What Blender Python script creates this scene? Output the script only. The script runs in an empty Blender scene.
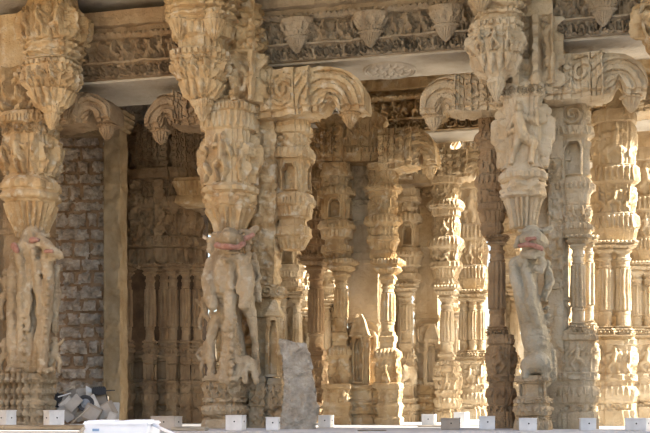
import bpy, bmesh, math, random
import numpy as np
from mathutils import Vector, Matrix
SC = bpy.context.scene
COL = SC.collection
F = 1100.0            # focal length in pixels of a 650 px wide frame
HY = 402.0            # horizon row
ZB = 4.25            # underside of the beams
CH = 0.30             # camera height above the hall floor
YAW = math.radians(14.0)
CS, SN = math.cos(YAW), math.sin(YAW)
rng = random.Random(7)
# ------------------------------------------------------------------ noise
_R = np.random.RandomState(5)
_TAB = _R.rand(32, 32, 32, 3)
def vnoise(p, f):
    q = np.asarray(p) * f
    i = np.floor(q).astype(int); t = q - i
    t = t * t * (3 - 2 * t)
    out = 0
    for a in (0, 1):
        for b in (0, 1):
            for c in (0, 1):
                w = (t[:, 0] if a else 1 - t[:, 0]) * (t[:, 1] if b else 1 - t[:, 1]) * (t[:, 2] if c else 1 - t[:, 2])
                out = out + w[:, None] * _TAB[(i[:, 0] + a) % 32, (i[:, 1] + b) % 32, (i[:, 2] + c) % 32]
    return out - 0.5
# ------------------------------------------------------------------ materials
def nodes(name):
    m = bpy.data.materials.new(name); m.use_nodes = True
    nt = m.node_tree
    b = nt.nodes['Principled BSDF']
    return m, nt, b
ALB = .65
def stone(name, cols, scale=2.2, bump=0.5, grain=60.0, rough=0.92, stain=None, blotch=None):
    dk = lambda c: tuple(v * ALB for v in c)
    cols = [dk(c) for c in cols]; stain = dk(stain) if stain else None; blotch = dk(blotch) if blotch else None
    m, nt, b = nodes(name)
    N, L = nt.nodes, nt.links
    tc = N.new('ShaderNodeNewGeometry')
    n1 = N.new('ShaderNodeTexNoise'); n1.inputs['Scale'].default_value = scale; n1.inputs['Detail'].default_value = 7; n1.inputs['Roughness'].default_value = .62
    L.new(tc.outputs['Position'], n1.inputs['Vector'])
    cr = N.new('ShaderNodeValToRGB')
    el = cr.color_ramp.elements
    el[0].position = .30; el[0].color = (*cols[0], 1)
    el[1].position = .72; el[1].color = (*cols[-1], 1)
    for k, c in enumerate(cols[1:-1]):
        e = el.new(.30 + .42 * (k + 1) / (len(cols) - 1)); e.color = (*c, 1)
    L.new(n1.outputs['Fac'], cr.inputs['Fac'])
    last = cr.outputs['Color']
    if stain:
        mp = N.new('ShaderNodeMapping'); mp.inputs['Scale'].default_value = (5, 5, .9)
        L.new(tc.outputs['Position'], mp.inputs['Vector'])
        n3 = N.new('ShaderNodeTexNoise'); n3.inputs['Scale'].default_value = 1.3; n3.inputs['Detail'].default_value = 5
        L.new(mp.outputs['Vector'], n3.inputs['Vector'])
        r3 = N.new('ShaderNodeMapRange'); r3.inputs['From Min'].default_value = .52; r3.inputs['From Max'].default_value = .72; r3.inputs['To Max'].default_value = .75
        L.new(n3.outputs['Fac'], r3.inputs['Value'])
        mx = N.new('ShaderNodeMix'); mx.data_type = 'RGBA'
        L.new(r3.outputs['Result'], mx.inputs['Factor']); L.new(last, mx.inputs['A']); mx.inputs['B'].default_value = (*stain, 1)
        last = mx.outputs['Result']
    if blotch:
        n4 = N.new('ShaderNodeTexNoise'); n4.inputs['Scale'].default_value = 9; n4.inputs['Detail'].default_value = 6
        L.new(tc.outputs['Position'], n4.inputs['Vector'])
        r4 = N.new('ShaderNodeMapRange'); r4.inputs['From Min'].default_value = .56; r4.inputs['From Max'].default_value = .68; r4.inputs['To Max'].default_value = .8
        L.new(n4.outputs['Fac'], r4.inputs['Value'])
        mx = N.new('ShaderNodeMix'); mx.data_type = 'RGBA'
        L.new(r4.outputs['Result'], mx.inputs['Factor']); L.new(last, mx.inputs['A']); mx.inputs['B'].default_value = (*blotch, 1)
        last = mx.outputs['Result']
    L.new(last, b.inputs['Base Color'])
    b.inputs['Roughness'].default_value = rough
    b.inputs['Specular IOR Level'].default_value = .2
    n2 = N.new('ShaderNodeTexNoise'); n2.inputs['Scale'].default_value = grain; n2.inputs['Detail'].default_value = 6
    L.new(tc.outputs['Position'], n2.inputs['Vector'])
    bp = N.new('ShaderNodeBump'); bp.inputs['Strength'].default_value = bump; bp.inputs['Distance'].default_value = .025
    L.new(n2.outputs['Fac'], bp.inputs['Height'])
    n5 = N.new('ShaderNodeTexNoise'); n5.inputs['Scale'].default_value = grain * .36; n5.inputs['Detail'].default_value = 5; n5.inputs['Roughness'].default_value = .65
    L.new(tc.outputs['Position'], n5.inputs['Vector'])
    b2 = N.new('ShaderNodeBump'); b2.inputs['Strength'].default_value = min(1, bump * 1.3); b2.inputs['Distance'].default_value = .045
    L.new(n5.outputs['Fac'], b2.inputs['Height']); L.new(bp.outputs['Normal'], b2.inputs['Normal'])
    L.new(b2.outputs['Normal'], b.inputs['Normal'])
    return m
def plain(name, col, rough=.6, var=.08, spec=.3):
    m, nt, b = nodes(name)
    N, L = nt.nodes, nt.links
    tc = N.new('ShaderNodeTexCoord')
    n1 = N.new('ShaderNodeTexNoise'); n1.inputs['Scale'].default_value = 9; n1.inputs['Detail'].default_value = 5
    L.new(tc.outputs['Object'], n1.inputs['Vector'])
    cr = N.new('ShaderNodeValToRGB'); el = cr.color_ramp.elements
    el[0].position = .3; el[1].position = .7
    el[0].color = (*[max(0, c * (1 - var * 2)) for c in col], 1); el[1].color = (*[min(1, c * (1 + var)) for c in col], 1)
    L.new(n1.outputs['Fac'], cr.inputs['Fac']); L.new(cr.outputs['Color'], b.inputs['Base Color'])
    b.inputs['Roughness'].default_value = rough; b.inputs['Specular IOR Level'].default_value = spec
    return m
M = {}
M['gold'] = stone('golden_granite', [(.52, .32, .14), (.77, .55, .29), (.90, .72, .46)], stain=(.42, .25, .11), blotch=(.90, .76, .54))
M['pale'] = stone('pale_granite', [(.64, .47, .27), (.82, .65, .42), (.94, .80, .58)], stain=(.55, .38, .21))
M['brown'] = stone('brown_shade_granite', [(.34, .22, .12), (.50, .35, .20), (.62, .47, .29)], stain=(.28, .18, .10))  # brown stone, also the darker copy that stands in for shade on some parts
M['grey'] = stone('grey_brown_granite', [(.44, .32, .18), (.62, .48, .30), (.76, .62, .42)], stain=(.34, .23, .13), blotch=(.74, .63, .46))  # greyer than the golden stone, used on plinths and beasts
M['ashen'] = stone('ashen_granite', [(.44, .37, .25), (.64, .55, .39), (.80, .71, .53)], bump=.6)
M['slab'] = stone('rough_slab_stone', [(.40, .34, .26), (.60, .53, .42), (.80, .73, .60)], scale=9, bump=.9, grain=38)
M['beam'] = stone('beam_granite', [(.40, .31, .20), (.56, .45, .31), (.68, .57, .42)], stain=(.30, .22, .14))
M['under'] = stone('plain_soffit_stone', [(.56, .48, .36), (.68, .60, .47), (.76, .69, .56)], scale=3, bump=.35, grain=30)
M['mortar'] = stone('orange_mortar', [(.40, .26, .15), (.52, .36, .22), (.60, .46, .31)], scale=5)
M['rubble'] = stone('rubble_masonry_stone', [(.38, .31, .23), (.70, .60, .48), (1.0, .92, .78)], scale=7, bump=.9, grain=30)
M['plaster'] = stone('lime_plaster', [(.42, .29, .15), (.54, .40, .23), (.62, .48, .30)], scale=5, bump=.3)
M['gap_shade'] = stone('gap_shade_stone', [(.07, .05, .035), (.13, .09, .06), (.20, .15, .10)], scale=4)  # near-black colour stands in for deep shade behind the left colonettes
M['floor'] = stone('floor_stone', [(.68, .66, .63), (.79, .78, .76), (.87, .87, .87)], scale=3, bump=.2, grain=20)
M['ground'] = stone('courtyard_ground', [(.62, .52, .38), (.70, .60, .46), (.76, .68, .54)], scale=.6, bump=.2, grain=8)
M['red'] = stone('red_painted_stone', [(.44, .20, .14), (.58, .30, .22), (.66, .44, .34)], scale=14)
M['white'] = plain('white_painted_metal', (.74, .74, .72))
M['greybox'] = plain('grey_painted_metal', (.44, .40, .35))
M['dusty'] = plain('dusty_shaded_white_metal', (.58, .54, .48))  # dust tint, with the shade of the heap put into the colour
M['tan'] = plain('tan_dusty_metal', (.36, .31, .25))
M['dark'] = plain('dark_metal', (.05, .05, .055))
M['hole'] = plain('dark_opening', (.03, .03, .03), rough=.9)
M['sheet'] = plain('white_plastic', (.86, .89, .93), rough=.4, var=.03)
M['blue'] = plain('blue_print', (.25, .38, .58), rough=.5)
M['rimmetal'] = plain('grey_rim_metal', (.22, .23, .24), rough=.4, spec=.5)
# ------------------------------------------------------------------ linking
def link(o, parent=None):
    COL.objects.link(o)
    if parent is not None: o.parent = parent
    return o
def tag(o, label=None, cat=None, group=None, kind=None):
    if label: o['label'] = label
    if cat: o['category'] = cat
    if group: o['group'] = group
    if kind: o['kind'] = kind
    return o
def empty(name, loc, rz=0.0):
    o = bpy.data.objects.new(name, None); o.empty_display_size = .2
    o.location = loc; o.rotation_euler = (0, 0, rz)
    return link(o)
def mesh_from(name, verts, faces, mats, parent=None, midx=None, smooth=True, sharp=38):
    me = bpy.data.meshes.new(name)
    me.from_pydata([tuple(v) for v in verts] if not isinstance(verts, np.ndarray) else verts.tolist(), [], faces)
    for m in (mats if isinstance(mats, (list, tuple)) else [mats]): me.materials.append(m)
    if midx is not None: me.polygons.foreach_set('material_index', midx)
    if smooth:
        me.polygons.foreach_set('use_smooth', [True] * len(me.polygons))
        me.set_sharp_from_angle(angle=math.radians(sharp))
    me.update()
    return link(bpy.data.objects.new(name, me), parent)
# ------------------------------------------------------------------ relief patterns
def _seg(x, z, ax, az, bx, bz, r):
    dx, dz = bx - ax, bz - az
    l2 = dx * dx + dz * dz + 1e-9
    t = np.clip(((x - ax) * dx + (z - az) * dz) / l2, 0, 1)
    d2 = (x - ax - t * dx) ** 2 + (z - az - t * dz) ** 2
    return np.sqrt(np.maximum(0, r * r - d2)) / .16
def figure(x, z, seed):
    """height of a carved dancing figure; x in -.5...5, z in 0..1"""
    r = random.Random(seed)
    s = r.choice((-1, 1)); lean = r.uniform(-.08, .08)
    h = _seg(x, z, lean, .88, lean, .90, .10)
    h = np.maximum(h, _seg(x, z, lean, .98, lean, 1.0, .06))
    h = np.maximum(h, _seg(x, z, lean, .72, 0, .46, .14))
    for q in (-1, 1):
        kx = q * r.uniform(.14, .34); kz = r.uniform(.20, .34)
        h = np.maximum(h, _seg(x, z, q * .07, .42, kx, kz, .10))
        h = np.maximum(h, _seg(x, z, kx, kz, q * r.uniform(.05, .25), .03, .075))
        ex = q * r.uniform(.26, .40); ez = r.uniform(.52, .78)
        h = np.maximum(h, _seg(x, z, lean + q * .12, .74, ex, ez, .07))
        h = np.maximum(h, _seg(x, z, ex, ez, q * r.uniform(.12, .45), ez + r.uniform(-.2, .3), .055))
    return h
def relief(kind, a, z, z0, z1, hw, amp, seed, p=.06):
    tz = (z - z0) / max(1e-6, z1 - z0)
    H = z1 - z0
    if kind == 'flute': return amp * np.abs(np.sin(math.pi * a / p))
    if kind == 'groove': return -amp * (np.abs(np.sin(math.pi * a / p)) < .3)
    if kind == 'rib': return amp * np.clip(1.6 * np.sin(2 * math.pi * a / p), -1, 1)
    if kind == 'dent': return amp * ((np.mod(a / p, 1) > .42) & (tz > .1) & (tz < .9))
    if kind == 'bead': return amp * np.abs(np.sin(math.pi * a / p)) * np.sin(math.pi * np.clip(tz, 0, 1))
    if kind in ('petal', 'petalup'):
        t = tz if kind == 'petal' else 1 - tz
        x = (np.mod(a / p, 1) - .5) * 2
        lim = np.sqrt(np.clip(t * 1.05, 0, 1))
        return amp * np.sqrt(np.clip(1 - (x / np.maximum(lim, .05)) ** 2, 0, 1))
    if kind == 'niche':
        w = p * hw
        arch = np.clip((tz - .75) / .25, 0, 1) * w * .6
        ins = (np.abs(a) < w - arch) & (tz > .06) & (tz < .95)
        fr = (np.abs(a) < w * 1.35 - arch) & ~ins
        return -amp * ins + amp * .4 * fr
    if kind == 'panel':
        ins = (np.abs(a) < hw * .7) & (tz > .12) & (tz < .88)
        return -amp * ins
    if kind == 'band':
        return amp * np.clip(1.8 * np.sin(2 * math.pi * z / p), -1, 1)
    if kind == 'fig':
        W = p if p > .06 else max(H * .62, .05)
        c = np.floor(a / W + .5)
        out = np.zeros_like(a)
        for ci in np.unique(c):
            k = c == ci
            out[k] = figure((a[k] - ci * W) / H if W > H * .9 else (a[k] - ci * W) / W * .9, tz[k] * 1.04 - .02, seed * 131 + int(ci) * 17)
        return amp * np.minimum(out, .85)
    if kind == 'scroll':
        W = H * 1.15
        c = np.floor(a / W + .5)
        x = (a - c * W) / H; y = tz - .5
        x = np.where(np.mod(c, 2) > 0, -x, x)
        r = np.hypot(x, y); th = np.arctan2(y, x)
        return amp * np.clip(1.5 * np.sin(th + r * 22), -1, 1) * (r < .56)
    if kind == 'rand':
        P = np.stack([a + seed * 3.7, z, np.full_like(a, seed * 1.3)], 1)
        v = vnoise(P, 1 / p)[:, 0] + .5 * vnoise(P, 2 / p)[:, 1]
        return amp * np.clip(v * 3, -1, 1)
    return np.zeros_like(a)
# ------------------------------------------------------------------ stacked mouldings
_sd = [0]
def stack(name, mat, parent, cx, cy, rows, plan='sq', base=(0, 0), step=.014, reliefs=(), ratha=True, wear=.009, rot=0.0, cap=True, asp=1.0, mats=None, tilt=None):
    """A moulded block. rows: (z, half size). plan sq / round / oct. reliefs: (kind, z0, z1, amp, param)"""
    _sd[0] += 1; seed = _sd[0]
    rows = sorted(rows, key=lambda r: r[0])
    zs = []; hs = []
    for (z0, h0), (z1, h1) in zip(rows[:-1], rows[1:]):
        n = max(1, int(math.ceil(max(z1 - z0, abs(h1 - h0)) / step)))
        for k in range(n):
            zs.append(z0 + (z1 - z0) * k / n); hs.append(h0 + (h1 - h0) * k / n)
    zs.append(rows[-1][0]); hs.append(rows[-1][1])
    zs = np.array(zs); hs = np.array(hs)
    mh = max(hs)
    if plan == 'sq':
        lim = .84 if ratha else 1.0
        pts = []
        def off(t):
            if not ratha: return 1.0
            t = abs(t)
            return 1.0 if t < .40 else (.92 if t < .64 else .84)
        for f in range(4):
            full = (base[0] if f % 2 == 0 else base[1]) + mh
            n = max(6, int(2 * full * lim / step))
            ts = [-lim + 2 * lim * k / n for k in range(n)]
            for t in ts: pts.append((f, t, off(t)))
        fa = np.array([p[0] for p in pts]); tt = np.array([p[1] for p in pts]); oo = np.array([p[2] for p in pts])
        np_ = len(pts); nz = len(zs)
        FA = np.tile(fa, nz); TT = np.tile(tt, nz); OO = np.tile(oo, nz)
        ZZ = np.repeat(zs, np_); HH = np.repeat(hs, np_)
        hx = base[0] + HH; hy = base[1] + HH * asp
        along = np.where(FA % 2 == 0, hx, hy); outw = np.where(FA % 2 == 0, hy, hx)
        A = TT * along
        h = np.zeros_like(A)
        for rl in reliefs:
            kind, z0, z1, amp = rl[:4]; pr = rl[4] if len(rl) > 4 else .06
            if z0 > z1: z0, z1 = z1, z0
            for f in range(4):
                k = (ZZ >= z0) & (ZZ <= z1) & (FA == f)
                if k.any():
                    h[k] += 1.9 * relief(kind, A[k], ZZ[k], z0, z1, along[k], amp, seed + f, pr)
        edge = np.clip((lim - np.abs(TT)) / .05, 0, 1)
        o = outw * OO + h * edge
        ct = np.array([0, 1, 0, -1])[FA]; st = np.array([-1, 0, 1, 0])[FA]
        x = np.where(FA == 0, A, np.where(FA == 1, o, np.where(FA == 2, -A, -o)))
        y = np.where(FA == 0, -o, np.where(FA == 1, A, np.where(FA == 2, o, -A)))
    else:
        n = max(10, int(2 * math.pi * (mh + .02) / step)) if plan == 'round' else 48
        th = np.arange(n) / n * 2 * math.pi
        if plan == 'oct':
            k = math.pi / 4
            rr = math.cos(k / 2) / np.cos(np.mod(th, k) - k / 2) * 1.04
        else: rr = np.ones(n)
        np_ = n; nz = len(zs)
        TH = np.tile(th, nz); RR = np.tile(rr, nz); ZZ = np.repeat(zs, n); HH = np.repeat(hs, n)
        A = TH * np.maximum(mh * .85, .02)
        h = np.zeros_like(A)
        for rl in reliefs:
            kind, z0, z1, amp = rl[:4]; pr = rl[4] if len(rl) > 4 else .06
            if z0 > z1: z0, z1 = z1, z0
            pr2 = 2 * math.pi * max(mh * .85, .02) / max(3, round(2 * math.pi * max(mh * .85, .02) / pr))
            k = (ZZ >= z0) & (ZZ <= z1)
            if k.any(): h[k] += 1.9 * relief(kind, A[k], ZZ[k], z0, z1, HH[k], amp, seed, pr2)
        R = HH * RR + h * np.clip(HH / .03, 0, 1)
        x = (R + base[0]) * np.cos(TH); y = (R * asp + base[1]) * np.sin(TH)
    V = np.stack([x, y, ZZ], 1)
    if rot:
        c, s = math.cos(rot), math.sin(rot)
        V = np.stack([V[:, 0] * c - V[:, 1] * s, V[:, 0] * s + V[:, 1] * c, V[:, 2]], 1)
    V[:, 0] += cx; V[:, 1] += cy
    if wear:
        Q = V + np.array([seed * 1.37, seed * 2.11, seed * .73])
        dz = vnoise(Q, 7) * wear * 1.6 + vnoise(Q, 22) * wear * 1.0
        zlo, zhi = zs[0], zs[-1]
        m = np.minimum(np.clip((ZZ - zlo) / .03, 0, 1), np.clip((zhi - ZZ) / .03, 0, 1))
        dz[:, 2] *= m
        V = V + dz
    idx = np.arange(np_ * nz).reshape(nz, np_)
    a = idx[:-1]; b = np.roll(a, -1, 1); d = idx[1:]; c = np.roll(d, -1, 1)
    faces = np.stack([a, b, c, d], -1).reshape(-1, 4).tolist()
    if cap:
        faces.append(idx[0][::-1].tolist()); faces.append(idx[-1].tolist())
    return mesh_from(name, V, faces, mats or mat, parent)
# ------------------------------------------------------------------ carved bodies grown from balls
def blob(name, mat, parent, caps, voxel=.02, smooth=3, wear=.012, conv=None):
    """caps: lists of (x, y, z, r) nodes; every chain is filled with balls and fused into one skin"""
    bm = bmesh.new()
    for ch in caps:
        ch = [conv(*n) for n in ch] if conv else ch
        if len(ch) == 1: ch = ch + ch
        for (x0, y0, z0, r0), (x1, y1, z1, r1) in zip(ch[:-1], ch[1:]):
            L = math.dist((x0, y0, z0), (x1, y1, z1))
            n = max(1, int(L / (.4 * min(r0, r1)) + .5))
            for k in range(n + 1):
                t = k / n
                mt = Matrix.Translation((x0 + (x1 - x0) * t, y0 + (y1 - y0) * t, z0 + (z1 - z0) * t)) @ Matrix.Scale(r0 + (r1 - r0) * t, 4)
                bmesh.ops.create_icosphere(bm, subdivisions=2, radius=1, matrix=mt)
    me = bpy.data.meshes.new(name); bm.to_mesh(me); bm.free()
    o = link(bpy.data.objects.new(name, me))
    r = o.modifiers.new('r', 'REMESH'); r.mode = 'VOXEL'; r.voxel_size = voxel
    s = o.modifiers.new('s', 'SMOOTH'); s.factor = .5; s.iterations = smooth
    dg = bpy.context.evaluated_depsgraph_get(); dg.update()
    nm = bpy.data.meshes.new_from_object(o.evaluated_get(dg), depsgraph=dg)
    bpy.data.objects.remove(o); bpy.data.meshes.remove(me)
    n = len(nm.vertices); V = np.empty(n * 3); nm.vertices.foreach_get('co', V); V = V.reshape(-1, 3)
    if wear:
        V = V + vnoise(V + 3.3, 11) * wear * 1.6 + vnoise(V + 1.7, 32) * wear
        nm.vertices.foreach_set('co', V.ravel())
    nm.name = name
    nm.materials.clear(); nm.materials.append(mat)
    nm.polygons.foreach_set('use_smooth', [True] * len(nm.polygons)); nm.update()
    return link(bpy.data.objects.new(name, nm), parent)
# ------------------------------------------------------------------ a pillar seen at (column of the picture, distance)
class Pillar:
    def __init__(s, name, px, d, mat, label=None, cat='pillar', group=None, step=.012):
        s.px, s.d, s.mat, s.step = px, d, mat, step
        s.x0 = (px - 325) * d / F
        s.ws = 1.0
        s.o = empty(name, (s.x0, d, 0), -YAW)
        tag(s.o, label, cat, group, 'thing')
    def at(s, px, cy=0.0):
        k = (px - 325) / F
        cx = (k * (s.d + CS * cy) - s.x0 - SN * cy) / (CS + k * SN)
        return cx, s.d - SN * cx + CS * cy
    def conv(s, px, py, cy, r):
        cx, dw = s.at(px, cy)
        return (cx, cy, CH + (HY - py) * dw / F, r * dw / F)
    def st(s, name, px, cy, rows, rel=(), mat=None, parent=None, **k):
        cx, dw = s.at(px, cy)
        zz = lambda y: min(max(0.0, CH + (HY - y) * dw / F), ZB + .765)
        k.setdefault('step', s.step)
        return stack(name, mat or s.mat, parent or s.o, cx, cy, [(zz(y), h * s.ws * dw / F) for y, h in rows],
                     reliefs=[(r[0], zz(r[1]), zz(r[2]), r[3]) + tuple(r[4:]) for r in rel], **k)
    def floor_y(s, px, cy):
        return HY + CH * F / s.at(px, cy)[1]
    def upper(s, px, cy, y0, y1, hw, mat=None, name='upper_stack', v=0, **k):
        H = y1 - y0
        if v == 0:
            fr = [(0, .95), (.08, .95), (.085, 1.08), (.13, 1.08), (.14, .86), (.24, .86), (.25, 1.0), (.29, 1.14), (.325, 1.14), (.33, .90), (.36, .84), (.58, .84), (.59, 1.06), (.62, 1.14), (.67, 1.14), (.69, .98), (.76, .92), (.78, .74), (.83, .78), (.84, 1.0), (.90, 1.04), (.92, .84), (.96, .66), (1, .55)]
            rel = [('petal', y0 + .25 * H, y0 + .33 * H, .014, .07), ('niche', y0 + .36 * H, y0 + .57 * H, .05, .42), ('dent', y0 + .62 * H, y0 + .67 * H, .012, .05), ('rand', y0 + .14 * H, y0 + .24 * H, .014, .05), ('flute', y0 + .69 * H, y0 + .76 * H, .014, .06), ('petal', y0 + .92 * H, y0 + 1.0 * H, .012, .06)]
        else:
            fr = [(0, 1.0), (.06, 1.0), (.07, .88), (.20, .84), (.21, 1.04), (.25, 1.15), (.28, 1.15), (.29, .94), (.34, .94), (.35, .82), (.52, .82), (.53, 1.0), (.57, 1.12), (.61, 1.15), (.64, .98), (.74, .90), (.75, 1.05), (.79, 1.1), (.81, .9), (.88, .72), (.93, .9), (.96, .8), (1, .55)]
            rel = [('fig', y0 + .08 * H, y0 + .20 * H, .022), ('dent', y0 + .22 * H, y0 + .27 * H, .012, .05), ('fig', y0 + .36 * H, y0 + .52 * H, .026), ('petal', y0 + .54 * H, y0 + .61 * H, .014, .06), ('rand', y0 + .65 * H, y0 + .74 * H, .014, .05), ('flute', y0 + .81 * H, y0 + .88 * H, .012, .05)]
        return s.st(name, px, cy, [(y0 + f * H, w * hw) for f, w in fr], rel, mat, **k)
    def plinth(s, px, cy, y0, hw, mat=None, name='plinth', figs=True, **k):
        y1 = s.floor_y(px, cy); H = y1 - y0
        fr = [(0, .90), (.04, .92), (.05, 1.0), (.10, 1.0), (.11, .87), (.42, .87), (.43, .98), (.50, .98), (.51, .88), (.56, .88), (.60, .98), (.67, 1.03), (.73, .98), (.75, .88), (.82, .88), (.83, .98), (.90, 1.04), (1, 1.06)]
        rel = [('fig' if figs else 'panel', y0 + .12 * H, y0 + .42 * H, .035 if figs else .02), ('rand', y0 + .44 * H, y0 + .50 * H, .01, .05), ('petal', y0 + .57 * H, y0 + .67 * H, .012, .07), ('rand', y0 + .76 * H, y0 + .82 * H, .015, .05)]
        return s.st(name, px, cy, [(y0 + f * H, w * hw) for f, w in fr], rel, mat, **k)
    def colonette(s, px, cy, ycap, yshaft, ybot, yseat, r, mat=None, name='colonette', bell=2.0, foot=1.6):
        """capital from ycap to yshaft, shaft to ybot, moulded foot down to yseat"""
        H = ybot - yshaft
        sh = s.st(name, px, cy, [(yshaft - 1, r * .92), (yshaft + .05 * H, r * .92), (yshaft + .06 * H, r * 1.12), (yshaft + .09 * H, r * 1.12), (yshaft + .10 * H, r * .95), (yshaft + .16 * H, r * .95), (yshaft + .17 * H, r * 1.08), (yshaft + .19 * H, r * 1.08), (yshaft + .2 * H, r * .93), (ybot - .2 * H, r * 1.02), (ybot - .19 * H, r * 1.15), (ybot - .16 * H, r * 1.15), (ybot - .15 * H, r * 1.03), (ybot + 1, r * 1.06)],
                  [('flute', yshaft + .21 * H, ybot - .21 * H, .012, .045)], mat, plan='round', wear=.007)
        h = yshaft - ycap
        s.st('colonette_capital', px, cy, [(ycap, r * bell), (ycap + .22 * h, r * bell), (ycap + .25 * h, r * bell * .8), (ycap + .4 * h, r * bell * .86), (ycap + .5 * h, r * bell * .7), (ycap + .62 * h, r * 1.05), (ycap + .7 * h, r * 1.3), (ycap + .8 * h, r * 1.35), (ycap + .86 * h, r * 1.05), (yshaft, r * .95)],
             [('dent', ycap, ycap + .22 * h, .012, .05), ('petal', ycap + .4 * h, ycap + .62 * h, .012, .05)], mat, parent=sh, ratha=False)
        h = yseat - ybot
        s.st('colonette_foot', px, cy, [(ybot, r * 1.05), (ybot + .06 * h, r * 1.05), (ybot + .09 * h, r * 1.35), (ybot + .16 * h, r * 1.35), (ybot + .2 * h, r * 1.1), (ybot + .3 * h, r * 1.1), (ybot + .36 * h, r * foot * .9), (ybot + .45 * h, r * foot), (ybot + .5 * h, r * foot * .86), (ybot + .9 * h, r * foot * .9), (ybot + .92 * h, r * foot * 1.08), (yseat, r * foot * 1.1)],
             [('fig', ybot + .5 * h, ybot + .9 * h, .025), ('petal', ybot + .3 * h, ybot + .45 * h, .01, .05)], mat, parent=sh, ratha=False)
        return sh
    def pier(s, px, cy, hw, ytop, mat=None, name='pier', rel=()):
        y1 = s.floor_y(px, cy); H = y1 - ytop
        rows = [(ytop, hw), (y1, hw)]
        for f in (.12, .30, .47, .66, .80):
            y = ytop + f * H
            rows += [(y, hw), (y + .2, hw * 1.1), (y + 4, hw * 1.1), (y + 4.2, hw)]
        return s.st(name, px, cy, rows, list(rel) + [('panel', ytop + (a + .025) * H, ytop + (b - .01) * H, .012) for a, b in ((.12, .30), (.30, .47), (.66, .80))] + [('rand', ytop + .13 * H, ytop + .29 * H, .012, .06), ('scroll', ytop + .67 * H, ytop + .79 * H, .012)], mat, ratha=False)
    def bracket(s, px0, px1, ytop, ybot, cy=.1, mat=None, name='bracket', thick=.22):
        """scrolled arm reaching from px0 out to px1 under the beam, with a hanging bud at its tip"""
        mat = mat or s.mat
        u0, d0 = s.at(px0, cy); u1, d1 = s.at(px1, cy)
        dm = .5 * (d0 + d1)
        z1 = CH + (HY - ytop) * dm / F; z0 = CH + (HY - ybot) * dm / F
        L = u1 - u0; sg = 1 if L > 0 else -1; L = abs(L); H = z1 - z0
        V = []; Fc = []; 
        ns = 150; nf = 44; nt = nf + 14
        # stepped, ribbed arm: rings across its length
        def ring(t):
            # returns lower z, half thickness
            ribs = .035 * (math.sin(t * 34) > .1) + .02 * (math.sin(t * 11 + 1) > .3)
            if t < .58:
                lo = z0 + .10 * H * (t / .58) ; th = thick * (1.12 - .12 * t / .58) + ribs
            else:
                q = (t - .58) / .42
                lo = z0 + H * (.10 + .02 * math.sin(q * 9)) ; th = thick * .86
                # lobe: quarter round fall of the top, arch hollow below
                hol = math.exp(-((q - .36) / .11) ** 2)
                lo += H * .30 * hol
            return lo, th
        def top(t):
            if t < .62: return z1
            q = (t - .62) / .38
            return z1 - H * .62 * (1 - math.sqrt(max(0, 1 - q * q)))
        for i in range(ns + 1):
            t = i / ns
            lo, th = ring(t); hi = max(top(t), lo + .03)
            for j in range(nt):
                # section: up the front, across the top, down the back
                if j < nf:
                    w = j / (nf - 1); z = lo + (hi - lo) * w; y = -th
                    r = math.hypot((t - .70) * L, (z - (z0 + .18 * H)))
                    if t > .46: y -= .036 * (math.sin(r * 58) > -.1) * (r < .52)
                    elif t < .12: y -= .03 * (math.sin(z * 70) > 0)
                    elif t < .30:      # lattice panel between plain bands
                        y -= .024 * (abs(math.sin((z + t * L) * 26)) * abs(math.sin((z - t * L) * 26)) > .3) * (.18 < w < .82)
                    elif t < .44:      # leaf scroll panel
                        dx = (t - .37) * L; dz = z - (z0 + .55 * H); rr = math.hypot(dx, dz)
                        y -= .034 * (math.sin(math.atan2(dz, dx) + rr * 60) > 0) * (rr < .2)
                    y += .05 * (w < .13) + .03 * (w > .86)
                elif j < nf + 2: w = (j - nf + 1) / 3; z = hi; y = -th + 2 * th * w
                else:
                    w = (j - nf - 2) / 11; z = hi + (lo - hi) * w; y = th
                    r = math.hypot((t - .70) * L, (z - (z0 + .18 * H)))
                    y += .022 * (math.sin(r * 75) > 0) * (t > .5)
                V.append((u0 + sg * L * t, cy + y, z))
        V = np.array(V); V = V + vnoise(V + 9.1, 8) * .022 + vnoise(V, 25) * .012
        for i in range(ns):
            for j in range(nt):
                a = i * nt + j; b = i * nt + (j + 1) % nt
                q = [a, b, b + nt, a + nt]
                Fc.append(q if sg < 0 else q[::-1])
        e0 = list(range(nt)); e1 = [ns * nt + j for j in range(nt)]
        Fc.append(e0 if sg > 0 else e0[::-1]); Fc.append(e1[::-1] if sg > 0 else e1)
        o = mesh_from(name, V, Fc, mat, s.o, sharp=50)
        ub = u0 + sg * L * .86; zb = z0 + .16 * H; rb = min(.10, .13 * L)
        stack('bracket_bud', mat, o, ub, cy, [(zb + .1, rb * .8), (zb, rb), (zb - .03, rb * 1.1), (zb - .05, rb * 1.1), (zb - .06, rb * .8), (zb - .10, rb * .75), (zb - .2, rb * .12)], plan='round', reliefs=[('petal', zb - .2, zb - .06, .01, .05), ('dent', zb - .05, zb - .03, .01, .04)], step=s.step)
        return o
# ================================================================== FRONT PILLARS
def corbel(P, px, cy, rows, name='corbel', mat=None, rel=None, **k):
    y0, y1 = rows[0][0], rows[-1][0]; H = y1 - y0
    rel = rel or [('dent', y0 + .02 * H, y0 + .10 * H, .018, .07), ('fig', y0 + .12 * H, y0 + .42 * H, .05), ('petal', y0 + .45 * H, y0 + .68 * H, .03, .09), ('flute', y0 + .78 * H, y1, .006, .05)]
    return P.st(name, px, cy, rows, rel, mat, wear=.016, **k)
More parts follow.
